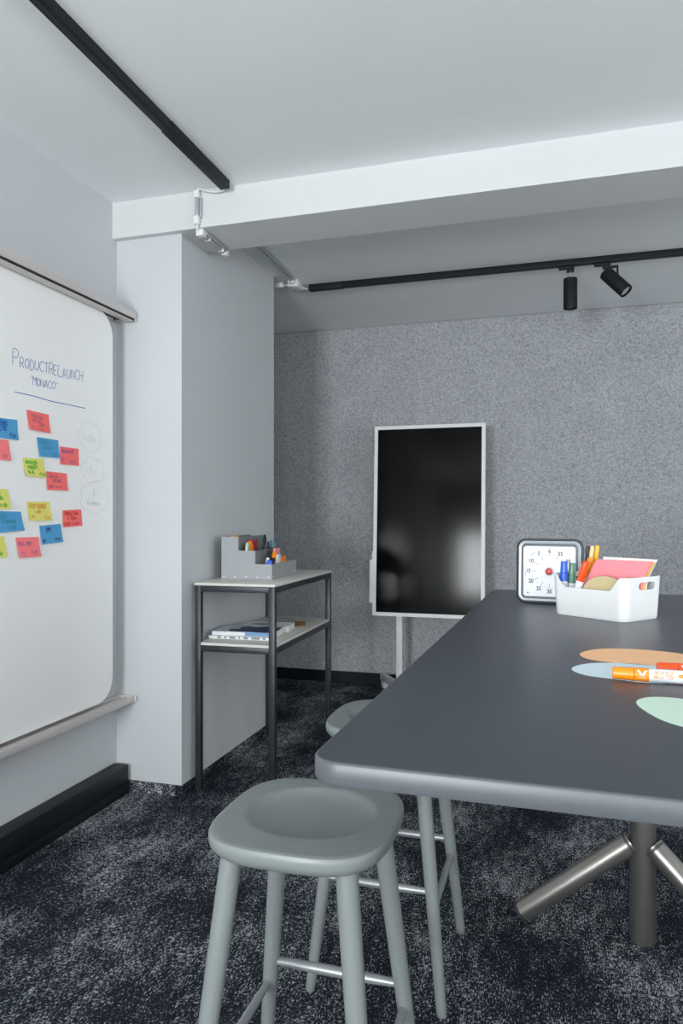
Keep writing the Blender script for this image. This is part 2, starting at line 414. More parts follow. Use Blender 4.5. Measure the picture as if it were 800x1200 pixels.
# sticky notes ---------------------------------------------------------------
def note(corners, m, lines, ink, label, lift=.010, bold=.09):
    """corners (y, z): top-left, top-right, bottom-right, bottom-left"""
    (a, b, c, d) = corners
    cy = sum(p[0] for p in corners)/4; cz = sum(p[1] for p in corners)/4
    t = empty('sticky_note', (-1.88, cy, cz), 0, label, 'sticky note', 'sticky notes on the whiteboard')
    def fn(u, v, off=0.0):
        y = (a[0]*(1-u)+b[0]*u)*v+(d[0]*(1-u)+c[0]*u)*(1-v)
        z = (a[1]*(1-u)+b[1]*u)*v+(d[1]*(1-u)+c[1]*u)*(1-v)
        return (.0006+lift*(1-v)**2*(1-.4*u)+off, y-cy, z-cz)
    bm = bmesh.new(); n = 8
    for off in (0, -.0003):
        pass
    top = [[bm.verts.new(fn(i/n, j/n, .0002)) for i in range(n+1)] for j in range(n+1)]
    bot = [[bm.verts.new(fn(i/n, j/n, -.0002)) for i in range(n+1)] for j in range(n+1)]
    for j in range(n):
        for i in range(n):
            bm.faces.new([top[j][i], top[j][i+1], top[j+1][i+1], top[j+1][i]]); bm.faces.new([bot[j][i], bot[j+1][i], bot[j+1][i+1], bot[j][i+1]])
    ring = [(0, i) for i in range(n+1)]+[(j, n) for j in range(1, n+1)]+[(n, i) for i in range(n-1, -1, -1)]+[(j, 0) for j in range(n-1, 0, -1)]
    for p, q in zip(ring, ring[1:]+ring[:1]): bm.faces.new([top[p[0]][p[1]], bot[p[0]][p[1]], bot[q[0]][q[1]], top[q[0]][q[1]]])
    link('paper', bm, m, t, True)
    bm = bmesh.new(); w = .118; h = .072
    f2 = lambda x, y: fn(x/w, y/h, .0009)
    for (tx, x, y, hh) in lines: handwrite(bm, tx, x*w, y*h, hh*h, f2, hh*h*bold*1.3, adv=.62, jit=.15)
    link('writing', bm, ink, t)
N = [
 ([(2.052, 1.602), (2.172, 1.607), (2.176, 1.533), (2.058, 1.532)], 'note_blue', [('BEWERBS', .03, .66, .21), ('ANALYSE', .02, .40, .20), ('9-20', .62, .12, .17)], 'ink_royal', 'blue sticky note with bold navy writing cut by the left edge of the picture', .006, .17),
 ([(2.22, 1.652), (2.342, 1.649), (2.347, 1.577), (2.229, 1.58)], 'note_red', [('INTERVIEWS', .16, .68, .16), ('PROJEKT', .20, .44, .17), ('TEAM', .48, .28, .16), ('PS  / 7.20', .12, .06, .15)], 'ink_dark', 'red sticky note highest of all, below the underlined blue title', .009, .08),
 ([(2.012, 1.527), (2.129, 1.528), (2.138, 1.455), (2.02, 1.454)], 'note_pink', [('ANGEBOTE', .0, .66, .18), ('PROJEKT', .12, .40, .18), ('1.20', .62, .10, .16)], 'ink_dark', 'pinkish red sticky note under the blue note at the left picture edge', .009, .08),
 ([(2.275, 1.556), (2.397, 1.556), (2.402, 1.486), (2.285, 1.483)], 'note_blue', [('BUSINESS', .10, .68, .17), ('SERVICES', .22, .42, .17), ('TS', .12, .10, .15), ('/ 10-20', .46, .10, .15)], 'ink_teal', 'blue sticky note with faint teal writing touching a red note on its right', .008, .08),
 ([(2.407, 1.533), (2.524, 1.534), (2.524, 1.464), (2.407, 1.462)], 'note_red', [('ABSATZ.PM', .08, .66, .19), ('PE', .08, .18, .18), ('10-20', .48, .12, .15)], 'ink_violet', 'red sticky note with violet writing beside the uppermost faint cloud sketch', .004, .12),
 ([(2.198, 1.472), (2.313, 1.475), (2.323, 1.404), (2.211, 1.404)], 'note_yellow', [('VERTRIEBS-', .10, .68, .17), ('KONZEPT', .18, .42, .18), ('VT+PL', .12, .14, .18), ('11-20', .64, .08, .17)], 'ink_green', 'yellow sticky note with bold green writing, all of it in view', .010, .16),
 ([(2.328, 1.43), (2.449, 1.428), (2.454, 1.359), (2.328, 1.358)], 'note_red', [('ZAHLEN', .12, .68, .18), ('AUFBAU', .28, .44, .18), ('TEAM / 10-20', .04, .12, .14)], 'ink_dark', 'red sticky note just right of and below the yellow note with green writing', .006, .08),
 ([(2.01, 1.352), (2.126, 1.352), (2.137, 1.282), (2.02, 1.281)], 'note_yellow', [('PLAN', .40, .70, .16), ('START', .40, .44, .18), ('11-20', .52, .10, .17)], 'ink_green', 'yellow sticky note with green writing cut by the left picture edge, above a blue one', .009, .17),
 ([(2.22, 1.31), (2.347, 1.312), (2.357, 1.239), (2.229, 1.24)], 'note_yellow', [('FERTIGUNGS', .10, .66, .20), ('LINIE', .30, .38, .18), ('P1', .10, .10, .17), ('2-20', .64, .10, .16)], 'ink_orange', 'yellow sticky note with orange writing', .010, .11),
 ([(2.423, 1.28), (2.541, 1.285), (2.546, 1.217), (2.423, 1.212)], 'note_red', [('PRODUCTION', .10, .68, .19), ('& TEAM', .26, .40, .18), ('START 10-20', .04, .08, .18)], 'ink_red', 'red sticky note with red writing below the lowest cloud sketch, farthest right but low', .004, .13),
 ([(2.045, 1.274), (2.19, 1.2725), (2.205, 1.203), (2.052, 1.196)], 'note_blue', [('BUDGET-', .10, .66, .18), ('PLANUNG', .30, .42, .18), ('MS /  10-20', .10, .12, .15)], 'ink_teal', 'blue sticky note with teal writing low at the left picture edge', .008, .09),
 ([(2.289, 1.22), (2.412, 1.226), (2.423, 1.154), (2.299, 1.148)], 'note_blue', [('PM', .28, .60, .26), ('BK', .06, .10, .17), ('10-20', .60, .12, .15)], 'ink_navy', 'blue sticky note reading PM, lowest blue note', .007, .13),
 ([(2.163, 1.178), (2.285, 1.178), (2.294, 1.103), (2.176, 1.103)], 'note_pink', [('ROLL-OUT', .08, .60, .19), ('PJ', .12, .10, .17), ('1-21', .58, .14, .17)], 'ink_violet', 'pinkish red sticky note reading ROLL-OUT at the bottom of the cluster', .011, .10),
 ([(1.99, 1.184), (2.107, 1.184), (2.119, 1.110), (2.0, 1.108)], 'note_yellow', [('ENDE', .30, .62, .18), ('12-20', .50, .10, .17)], 'ink_green', 'yellow sticky note at the lower left picture edge, lowest of the yellow ones', .009, .14),
]
for n_ in N: note(*n_)

# ------------------------------------------------------------------ light tracks and spots
t = empty('light_track', (-1.35, 0, H), 0, 'black ceiling light track running from overhead to the beam', 'light track')
bm = bmesh.new(); X0 = -.019
box(bm, -.019, .019, -2.3, 2.795, -.034, 0, bev=.0015)
link('track_rail', bm, 'black', t, True)
bm = bmesh.new(); box(bm, -.006, .006, -2.3, 2.76, -.0355, -.033); link('slot', bm, 'groove', t)
bm = bmesh.new(); box(bm, -.0215, .0215, 2.33, 2.795, -.036, -.001, bev=.001); box(bm, -.022, .022, 2.318, 2.324, -.0365, 0, bev=.0005)
link('end_feed', bm, 'black', t, True)
t = empty('light_track', (0, 4.2, H), 0, 'black ceiling light track holding two spotlights near the felt wall', 'light track')
bm = bmesh.new(); box(bm, -1.456, 2.6, -.019, .019, -.034, 0, bev=.0015); link('track_rail', bm, 'black', t, True)
bm = bmesh.new(); box(bm, -1.40, 2.6, -.006, .006, -.0355, -.033); link('slot', bm, 'groove', t)
bm = bmesh.new(); box(bm, -1.456, -1.24, -.0215, .0215, -.036, -.001, bev=.001); link('end_feed', bm, 'black', t, True)

def spotlight(x, tilt, rz, hang, label, arm_side):
    t = empty('spotlight', (x, 4.2, H-.0362), 0, label, 'spotlight', 'ceiling spotlights')
    bm = bmesh.new(); box(bm, -.055, .030, -.015, .015, -.014, 0, bev=.003); box(bm, -.012, .028, -.014, .014, -.032, -.012, bev=.003)
    link('adapter', bm, 'black', t, True)
    L, r = .168, .0375
    if not arm_side:
        bm = bmesh.new(); tube(bm, (.008, 0, -.03), (.008, 0, -.078), .006); link('stem', bm, 'alu', t, True)
        top = Vector((.008, 0, -.068)); R = Matrix.Translation(top)
        off = Vector((0, 0, 0))
    else:
        bm = bmesh.new(); box(bm, .02, .070, -.008, .008, -.030, -.018, bev=.002); box(bm, .060, .070, -.006, .006, -.105, -.018, bev=.002)
        link('arm', bm, 'black', t, True)
        R = Matrix.Translation((.035, -.045, -.105)) @ Matrix.Rotation(rz, 4, 'Z') @ Matrix.Rotation(tilt, 4, 'Y') @ Matrix.Translation((0, 0, .055))
    prof = [(0, r-.004), (-.001, r-.001), (-.004, r), (-L+.003, r), (-L, r-.001), (-L, r-.0045), (-L+.018, r-.0055)]
    bm = bmesh.new(); lathe(bm, prof, 32, R); hd = link('lamp_head', bm, 'black', t, True)
    bm = bmesh.new(); lathe(bm, [(-L+.012, .0), (-L+.012, r-.006), (-L+.014, r-.006), (-L+.014, 0)][1:3], 32, R); link('lens', bm, 'lens', hd, True)
spotlight(.073, 0, 0, 0, 'black cylinder spotlight hanging straight down from the track', False)
spotlight(.262, math.radians(-42), math.radians(-24), 0, 'black cylinder spotlight tilted to the right on its arm', True)

# cable conduit over the beam
t = empty('cable_conduit', (-1.5, 2.83, 2.60), 0, 'grey cable conduit with white fittings running around the ceiling beam', 'conduit')
def c(x, y, z): return (x+1.5, y-2.83, z-2.60)
def pipe(p, q, r=.0085):
    bm = bmesh.new(); tube(bm, c(*p), c(*q), r, n=16, bev=.001); return link('pipe', bm, 'conduit', t, True, 'grey pipe')
pipe((-1.5, 2.828, 2.562), (-1.5, 2.828, 2.652)); pipe((-1.487, 2.836, 2.565), (-1.487, 2.836, 2.650), .006)
pipe((-1.5, 2.875, 2.506), (-1.5, 3.10, 2.506)); pipe((-1.484, 2.885, 2.514), (-1.484, 3.09, 2.514), .006)
pipe((-1.5, 3.14, 2.672), (-1.515, 4.03, 2.672)); pipe((-1.482, 3.14, 2.676), (-1.497, 4.03, 2.676), .006)
def fitting(x0, x1, y0, y1, z0, z1, nm='fitting'):
    bm = bmesh.new(); p, q = c(x0, y0, z0), c(x1, y1, z1); box(bm, p[0], q[0], p[1], q[1], p[2], q[2], bev=.003); return link(nm, bm, 'white_plastic', t, True, 'white plastic fitting')
fitting(-1.512, -1.488, 2.816, 2.840, 2.648, 2.680); fitting(-1.513, -1.489, 2.816, 2.840, 2.532, 2.568)
fitting(-1.516, -1.482, 2.846, 2.886, 2.492, 2.522); fitting(-1.513, -1.487, 3.092, 3.128, 2.494, 2.520)
fitting(-1.512, -1.486, 2.925, 2.933, 2.496, 2.522, 'clip'); fitting(-1.512, -1.486, 3.060, 3.068, 2.496, 2.522, 'clip')
fitting(-1.530, -1.500, 4.03, 4.055, 2.656, 2.686); fitting(-1.548, -1.482, 4.06, 4.16, 2.645, 2.686, 'junction_box')
fitting(-1.64, -1.585, 4.08, 4.11, 2.655, 2.684, 'connector')
bm = bmesh.new(); path_tube(bm, smooth_path([c(-1.365, 2.797, 2.668), c(-1.372, 2.815, 2.660), c(-1.41, 2.826, 2.662), c(-1.455, 2.828, 2.674), c(-1.492, 2.828, 2.686), c(-1.5, 2.828, 2.676)]), .0042); link('cable', bm, 'white_plastic', t, True, 'white cable')
bm = bmesh.new(); path_tube(bm, smooth_path([c(-1.5, 2.828, 2.535), c(-1.5, 2.832, 2.522), c(-1.5, 2.85, 2.508)]), .0042); link('cable', bm, 'white_plastic', t, True, 'white cable')
bm = bmesh.new(); path_tube(bm, smooth_path([c(-1.5, 3.12, 2.507), c(-1.5, 3.140, 2.512), c(-1.5, 3.140, 2.56), c(-1.5, 3.138, 2.66), c(-1.5, 3.15, 2.672)]), .0042); link('cable', bm, 'white_plastic', t, True, 'white cable')
bm = bmesh.new(); path_tube(bm, smooth_path([c(-1.49, 4.13, 2.664), c(-1.475, 4.16, 2.658), c(-1.462, 4.19, 2.662), c(-1.452, 4.2, 2.668)]), .0042); link('cable', bm, 'white_plastic', t, True, 'white cable')
bm = bmesh.new(); path_tube(bm, smooth_path([c(-1.54, 4.11, 2.664), c(-1.57, 4.10, 2.668), c(-1.62, 4.095, 2.666), c(-1.70, 4.09, 2.668), c(-1.80, 4.05, 2.68)]), .0042); link('cable', bm, 'white_plastic', t, True, 'white cable')


# ------------------------------------------------------------------ steel shelf
RZ = math.radians(1.4)
t = empty('steel_shelf', (-1.5825, 2.9625, 0), RZ, 'narrow two-tier shelf with dark steel frame and pale tops beside the pillar', 'shelf')
W_, L_, q = .388, .916, .028
for (x, y) in ((0, 0), (W_-q, 0), (W_-q, L_-q), (0, L_-q)):
    bm = bmesh.new(); box(bm, x, x+q, y, y+q, 0, .9405, bev=.0015); link('leg', bm, 'shelf_tube', t, True)
def rails(z1):
    for s in ((q, W_-q, 0, q), (q, W_-q, L_-q, L_), (0, q, q, L_-q), (W_-q, W_, q, L_-q)):
        bm = bmesh.new(); box(bm, *s, z1-.028, z1, bev=.0015); link('cross_bar', bm, 'shelf_tube', t, True)
rails(.9405); rails(.668)
bm = bmesh.new(); box(bm, -.003, W_+.003, -.003, L_+.003, .9408, .953, bev=.0015); link('shelf_top', bm, 'shelf_plate', t, True, 'pale cream laminate top')
bm = bmesh.new(); box(bm, .006, W_-.002, q+.001, L_-q-.001, .6683, .680, bev=.001); box(bm, q+.001, W_-q-.001, .003, q+.002, .6683, .680); box(bm, q+.001, W_-q-.001, L_-q-.002, L_-.003, .6683, .680)
link('lower_shelf', bm, 'shelf_plate', t, True, 'pale cream laminate shelf')

# organiser
OZ = .9536
ROT = math.radians(4.0)
ORG = empty('desk_organizer', (-1.548, 3.165, OZ), ROT, 'grey stepped desk organizer on top of the steel shelf', 'organizer')
D1, D2, D3, LW = .085, .17, .256, .415
H1, H2, H3 = .205, .138, .074
side = [(0, 0), (D3, 0), (D3, H3), (D2, H3), (D2, H2), (D1, H2), (D1, H1), (0, H1)]
for y in (0, LW-.003):
    bm = bmesh.new(); vs0 = [(x, y, z) for x, z in side]; vs1 = [(x, y+.003, z) for x, z in side]; loft(bm, [vs0, vs1]); link('side_panel', bm, 'org', ORG)
for x, h in ((0, H1), (D1, H1), (D2, H2), (D3-.003, H3)):
    bm = bmesh.new(); box(bm, x, x+.003, .0032, LW-.0032, .0, h); link('divider', bm, 'org_in' if x not in (D3-.003,) else 'org', ORG)
bm = bmesh.new(); box(bm, .003, D3-.003, .0032, LW-.0032, 0.0, .004); link('bottom', bm, 'org_in', ORG)
bm = bmesh.new(); box(bm, 0, D3, -.0012, -.0002, 0, .022); link('edge_strip', bm, 'org', ORG)
for k in range(5):
    bm = bmesh.new(); x = .014+k*.0565
    tube(bm, (x, -.0012, .013), (x, -.003, .013), .0035, n=12); link('rivet', bm, 'white_plastic', ORG, True, 'small bright rivet')
for yy in (.012, LW-.012):
    bm = bmesh.new(); tube(bm, (D3, yy, .013), (D3+.002, yy, .013), .0035, n=12); link('rivet', bm, 'white_plastic', ORG, True, 'small bright rivet')
cR, sR = math.cos(ROT), math.sin(ROT)
def og(x, y, z): return (-1.548+cR*x-sR*y, 3.165+sR*x+cR*y, OZ+z)

def pen(name, mats, base, direction, L, r, label, cat, group=None, parts=(('barrel', 0, .72, 1.0), ('cap', .72, 1.0, 1.08)), plabels=None):
    """straight pen: base is the lower end, direction points up the pen"""
    t = empty(name, base, 0, label, cat, group)
    d = Vector(direction).normalized(); qt = d.to_track_quat('Z', 'Y').to_matrix().to_4x4()
    for i, (nm, a0, a1, k) in enumerate(parts):
        bm = bmesh.new(); rr = r*k
        lathe(bm, [(a0*L, rr*.85), (a0*L+.0015, rr), (a1*L-.002, rr*.97), (a1*L, rr*.86)], 20, qt)
        link(nm, bm, mats[i], t, True, plabels[i] if plabels else None)
    return t

# contents of the organiser
zf = .0045
pen('marker_pen', ('pen_black', 'm_orange'), og(.225, .085, zf+.01), (-.10, .50, .70), .135, .0105, 'orange-capped marker leaning in the front bin of the organizer', 'marker')
pen('marker_pen', ('m_white', 'pen_black'), og(.205, .050, zf+.01), (-.05, .42, .70), .135, .0085, 'black-capped marker leaning beside the orange one in the organizer', 'marker')
t = empty('glue_stick', og(.232, .036, .0045), 0, 'stick with round blue cap in the near corner of the front organizer bin', 'glue stick')
bm = bmesh.new(); lathe(bm, [(0, .012), (.001, .013), (.054, .013)], 24); link('barrel', bm, 'm_white', t, True)
bm = bmesh.new(); lathe(bm, [(.0545, .012), (.056, .0142), (.080, .0140), (.087, .011), (.090, .004)], 24); link('cap', bm, 'm_blue', t, True, 'blue rounded cap')
def slab(name, m, base, w, th, h, rz, lean, label, cat, group=None, poly=None):
    """upright leaning card/pad; w along local x, thickness y, height z"""
    bm = bmesh.new()
    if poly: prism(bm, poly, -th/2, th/2, Matrix.Rotation(PI/2, 4, 'X'))
    else: box(bm, -w/2, w/2, -th/2, th/2, 0, h, bev=min(th, .004)*.3)
    o = link(name, bm, m, None, True); o.location = base; o.rotation_euler = (lean, 0, rz); return tag(o, label, cat, group)
slab('eraser', 'eraser', og(.222, .185, zf), .050, .026, .108, PI/2+ROT, 0, 'white eraser block standing in the front bin of the organizer', 'eraser')
slab('sticky_pad', 'card_pink', og(.200, .225, zf), .085, .010, .138, PI/2+ROT, .06, 'pink paper pad standing behind the white eraser in the organizer', 'paper pad')
slab('sticky_pad', 'pad_orange', og(.228, .290, zf), .090, .010, .096, PI/2+ROT+.1, -.05, 'orange paper pad at the far end of the front bin of the organizer', 'paper pad')
arch = [(-.026, 0), (.026, 0), (.026, .13), (.020, .155), (.010, .172), (-.004, .176), (-.016, .166), (-.024, .145)]
slab('sticky_pad', 'pad_orange', og(.120, .070, zf), .05, .02, .18, PI/2+ROT, 0, 'orange rounded pad in the middle bin of the organizer', 'paper pad', poly=arch)
slab('sticky_pad', 'pad_mint', og(.120, .036, zf), .05, .012, .17, PI/2+ROT+.15, 0, 'mint green rounded pad beside the orange one in the organizer', 'paper pad', poly=[(x*.95, z*.97) for x, z in arch])
slab('small_box', 'box_red', og(.106, .150, zf), .072, .022, .182, PI/2+ROT, 0, 'dark red box standing in the middle bin of the organizer', 'box')
for k in range(3):
    pen('striped_pen', ('eraser', 'pen_black'), og(.146, .16+k*.022, zf+.004), (.10, .12+.1*k, .9), .158-.006*k, .0055, 'white pen with black tip in the organizer, in front of the scissors', 'pen', 'striped pens in the organizer')
t = empty('scissors', og(.135, .245, zf), ROT+PI/2, 'scissors with black loop handles in the organizer', 'scissors')
for s in (-1, 1):
    bm = bmesh.new(); prism(bm, [(s*.003-.006, .0), (s*.003+.004, 0), (s*.006+.006, .12), (s*.006-.006, .12)], -.001+s*.0012, .001+s*.0012, Matrix.Rotation(PI/2, 4, 'X')); link('blade', bm, 'alu', t)
    bm = bmesh.new(); path_tube(bm, [(s*.017+.014*math.cos(u*2*PI/20), s*.003, .160+s*.012+.030*math.sin(u*2*PI/20)) for u in range(21)], .0052)
    tube(bm, (s*.004, s*.002, .10), (s*.012, s*.003, .135+s*.01), .005); link('handle', bm, 'pen_black', t, True, 'black loop handle')
pen('ballpoint_pen', ('pen_black', 'pen_black'), og(.13, .305, zf+.004), (0, .10, .9), .165, .006, 'black pen in the middle bin of the organizer, next to the scissors', 'pen')
pen('ballpoint_pen', ('pen_black', 'pen_blue'), og(.13, .355, zf+.004), (.02, .05, .9), .170, .006, 'pen with light blue cap in the middle bin of the organizer', 'pen')
pen('ballpoint_pen', ('pen_black', 'm_green'), og(.14, .385, zf+.004), (.02, .03, .9), .160, .006, 'pen with dark green cap farthest along the middle bin of the organizer', 'pen')
slab('index_card', 'card_yellow', og(.030, .10, zf), .12, .003, .204, PI/2+ROT, 0, 'orange-yellow card just showing over the tallest bin of the organizer', 'card')

# magazines on the lower shelf
SZ = .6805
def rot_obj(o, loc, rz): o.location = loc; o.rotation_euler = (0, 0, rz)
t = empty('notebook', (-1.43, 3.185, SZ), math.radians(3), 'white patterned brochure at the bottom of the stack on the lower shelf', 'brochure')
bm = bmesh.new(); box(bm, -.145, .155, -.105, .105, 0, .014, bev=.001); link('pages', bm, 'paper', t)
bm = bmesh.new()
for k, (dx, dw) in enumerate(((0, .018), (.034, .010), (.060, .030), (.105, .008), (.13, .022), (.17, .040), (.226, .012))): box(bm, -.10+dx, -.10+dx+dw, -.1056, -.1051, .003, .0125)
link('cover_stripes', bm, 'org_in', t, False, 'dark dashes on the edge')
t = empty('magazine', (-1.425, 3.205, SZ+.0145), math.radians(5), 'thick magazine with dark blue wave cover on the lower shelf', 'magazine')
bm = bmesh.new(); box(bm, -.145, .155, -.105, .105, 0, .017, bev=.001); link('pages', bm, 'paper', t)
bm = bmesh.new(); box(bm, -.1455, .1555, -.1055, .1055, .0172, .0182); link('cover', bm, 'cover_pale', t, False, 'pale blue cover')
bm = bmesh.new()
wave = [(-.06, -.09), (.03, -.10), (.15, -.10), (.15, .06), (.11, .04), (.07, .075), (.02, .05), (-.02, .07), (-.05, .03), (-.035, -.01), (-.08, -.04)]
prism(bm, [(p.x, p.y) for p in smooth_path([(x, y, 0) for x, y in wave+wave[:1]], 5)[:-1]], .0183, .0186); link('cover_picture', bm, 'cover_navy', t, False, 'dark navy picture')
bm = bmesh.new(); box(bm, .02, .15, -.1062, -.1056, .002, .0165); link('spine_print', bm, 'cover_sky', t, False, 'blue print')
t = empty('book', (-1.40, 3.40, SZ), math.radians(8), 'white paperback book lying behind the magazine on the lower shelf', 'book')
bm = bmesh.new(); box(bm, -.12, .12, -.075, .075, 0, .028, bev=.001); link('pages', bm, 'paper', t)
bm = bmesh.new(); box(bm, -.121, .121, -.076, .076, .0282, .0290); link('cover', bm, 'card_white', t)
bm = bmesh.new(); prism(bm, [(-.09, -.02), (-.02, -.03), (.03, -.005), (.0, .012), (-.07, .01)], .0291, .0294); link('cover_print', bm, 'pen_black', t, False, 'dark print')
bm = bmesh.new(); box(bm, -.10, .11, -.055, .11, 0, .006, bev=.001)
o = link('kraft_folder', bm, 'kraft', None); rot_obj(o, (-1.372, 3.555, SZ), math.radians(20)); tag(o, 'brown kraft folder sticking out beyond the books on the lower shelf', 'folder')

# ------------------------------------------------------------------ display on stand
t = empty('display_screen', (-.83, 4.83, 0), 0, 'tall black display with light grey frame on a floor stand before the felt wall', 'screen')
tilt = Matrix.Translation((0, 0, .575)) @ Matrix.Rotation(math.radians(-3.2), 4, 'X')
w2, hh = .382, 1.315
bm = bmesh.new()
f = .024
for a0, a1, b0, b1 in ((-w2, -w2+f, 0, hh), (w2-f, w2, 0, hh), (-w2+f, w2-f, 0, f), (-w2+f, w2-f, hh-f, hh)): box(bm, a0, a1, -.012, .03, b0, b1, mx=tilt)
box(bm, -w2+.004, w2-.004, .005, .036, .004, hh-.004, mx=tilt)
bmesh.ops.remove_doubles(bm, verts=bm.verts[:], dist=1e-5)
link('frame', bm, 'screenframe', t)
bm = bmesh.new(); box(bm, -w2+f+.0005, w2-f-.0005, -.009, .004, f+.0005, hh-f-.0005, mx=tilt); link('display_panel', bm, 'glassblack', t, False, 'glossy black glass')
bm = bmesh.new(); box(bm, -w2-.026, -w2-.0005, -.006, .012, .085, .385, bev=.003, mx=tilt); h_ = link('pen_holder', bm, 'screenframe', t, True)
bm = bmesh.new(); tube(bm, tilt @ Vector((-w2-.008, .002, .385)), tilt @ Vector((-w2-.008, .002, .445)), .0045); link('pen', bm, 'white_plastic', h_, True)
bm = bmesh.new(); tube(bm, tilt @ Vector((-w2-.008, .002, .445)), tilt @ Vector((-w2-.008, .002, .468)), .0045, .002); link('pen_tip', bm, 'kraft', h_, True, 'orange-brown pen tip')
for px in (-.205, .245):
    bm = bmesh.new(); box(bm, px-.021, px+.021, .042, .075, .06, 1.3, bev=.004, mx=Matrix.Rotation(math.radians(-1.5), 4, 'X') if 0 else None); link('pole', bm, 'stand', t, True)
bm = bmesh.new(); box(bm, -.184, .224, .05, .07, .12, .16, bev=.003); link('crossbar', bm, 'stand', t, True)
bm = bmesh.new(); box(bm, -.28, .28, .037, .0418, .9, 1.2); link('mounting_plate', bm, 'stand', t, True)
for px, an in ((-.205, math.radians(32)), (.245, math.radians(-32))):
    R = Matrix.Translation((px, .058, 0)) @ Matrix.Rotation(an, 4, 'Z')
    bm = bmesh.new(); box(bm, -.022, .022, -.42, .36, .052, .100, bev=.004, mx=R); ft = link('foot', bm, 'stand', t, True)
    for yy in (-.385, .315):
        bm = bmesh.new(); box(bm, -.020, .020, yy-.03, yy+.03, 0, .052, bev=.006, mx=R); link('foot_pad', bm, 'stand', ft, True)

# ------------------------------------------------------------------ table
TZ = .995
ta = math.radians(-1.2)
TX, TY = .245, 1.655
t = empty('high_table', (TX, TY, 0), ta, 'large dark slate table with rounded corners and bronze steel legs', 'table')
tw, tl, th = .955, 1.90, .0250
bm = bmesh.new(); cr = .035
def rl(i, z): return [(x, y, z) for x, y in rrect(tw-2*i, tl-2*i, cr-i, 10)]
loft(bm, [rl(.003, TZ-th), rl(.0008, TZ-th+.0008), rl(0, TZ-th+.003), rl(0, TZ-.0028), rl(.0010, TZ-.0010)], True, False, 1)
rings = [rl(.0010, TZ-.0010), rl(.0026, TZ-.0002), rl(.0045, TZ)]
loft(bm, rings[:2], False, False, 1); loft(bm, rings[1:], False, True, 0)
bmesh.ops.remove_doubles(bm, verts=bm.verts[:], dist=1e-5)
link('tabletop', bm, ['table', 'edge'], t, True)
def tl2(x, y): # world to local
    dx, dy = x-TX, y-TY; c_, s_ = math.cos(-ta), math.sin(-ta); return (c_*dx-s_*dy, s_*dx+c_*dy)
for (wx, wy, s) in ((.248, 2.284, 1), (.262, 1.03, -1)):
    x, y = tl2(wx, wy)
    bm = bmesh.new(); tube(bm, (x, y, .006), (x, y, TZ-th-.004), .0365, n=40, bev=.002); post = link('post', bm, 'bronze', t, True)
    bm = bmesh.new(); tube(bm, (x, y, 0), (x, y, .0062), .0325, n=40, bev=.001); link('foot_cap', bm, 'cap', post, True)
    bm = bmesh.new(); box(bm, x-.10, x+.10, y-.10, y+.10, TZ-th-.005, TZ-th-.0001, bev=.001); link('mounting_plate', bm, 'bronze', post, True)
    for ang in (180, -27 if s > 0 else 27):
        dx, dy = math.cos(math.radians(ang)), math.sin(math.radians(ang))
        p0 = Vector((x+dx*.030, y+dy*.030, .290)); p1 = Vector((x+dx*.345, y+dy*.345, .034))
        bm = bmesh.new(); d = (p1-p0).normalized(); tube(bm, p0, p1, .0315, n=40); st = link('strut', bm, 'bronze', t, True)
        bm = bmesh.new(); tube(bm, p1, p1+d*.004, .0285, n=32); tube(bm, p1+d*.004, p1+d*.010, .0315, .0305, n=32); link('foot_cap', bm, 'cap', st, True)
        bm = bmesh.new(); tube(bm, p0+d*.004, p0+d*.012, .0328, n=32); link('collar', bm, 'cap', st, True)
        sd = Vector((0, 0, 1))-d*d.z; sd.normalize()
        bm = bmesh.new(); hp = p1-d*.055+sd*.0313; tube(bm, hp-sd*.001, hp+sd*.0005, .004, n=12); link('screw_hole', bm, 'groove', st)

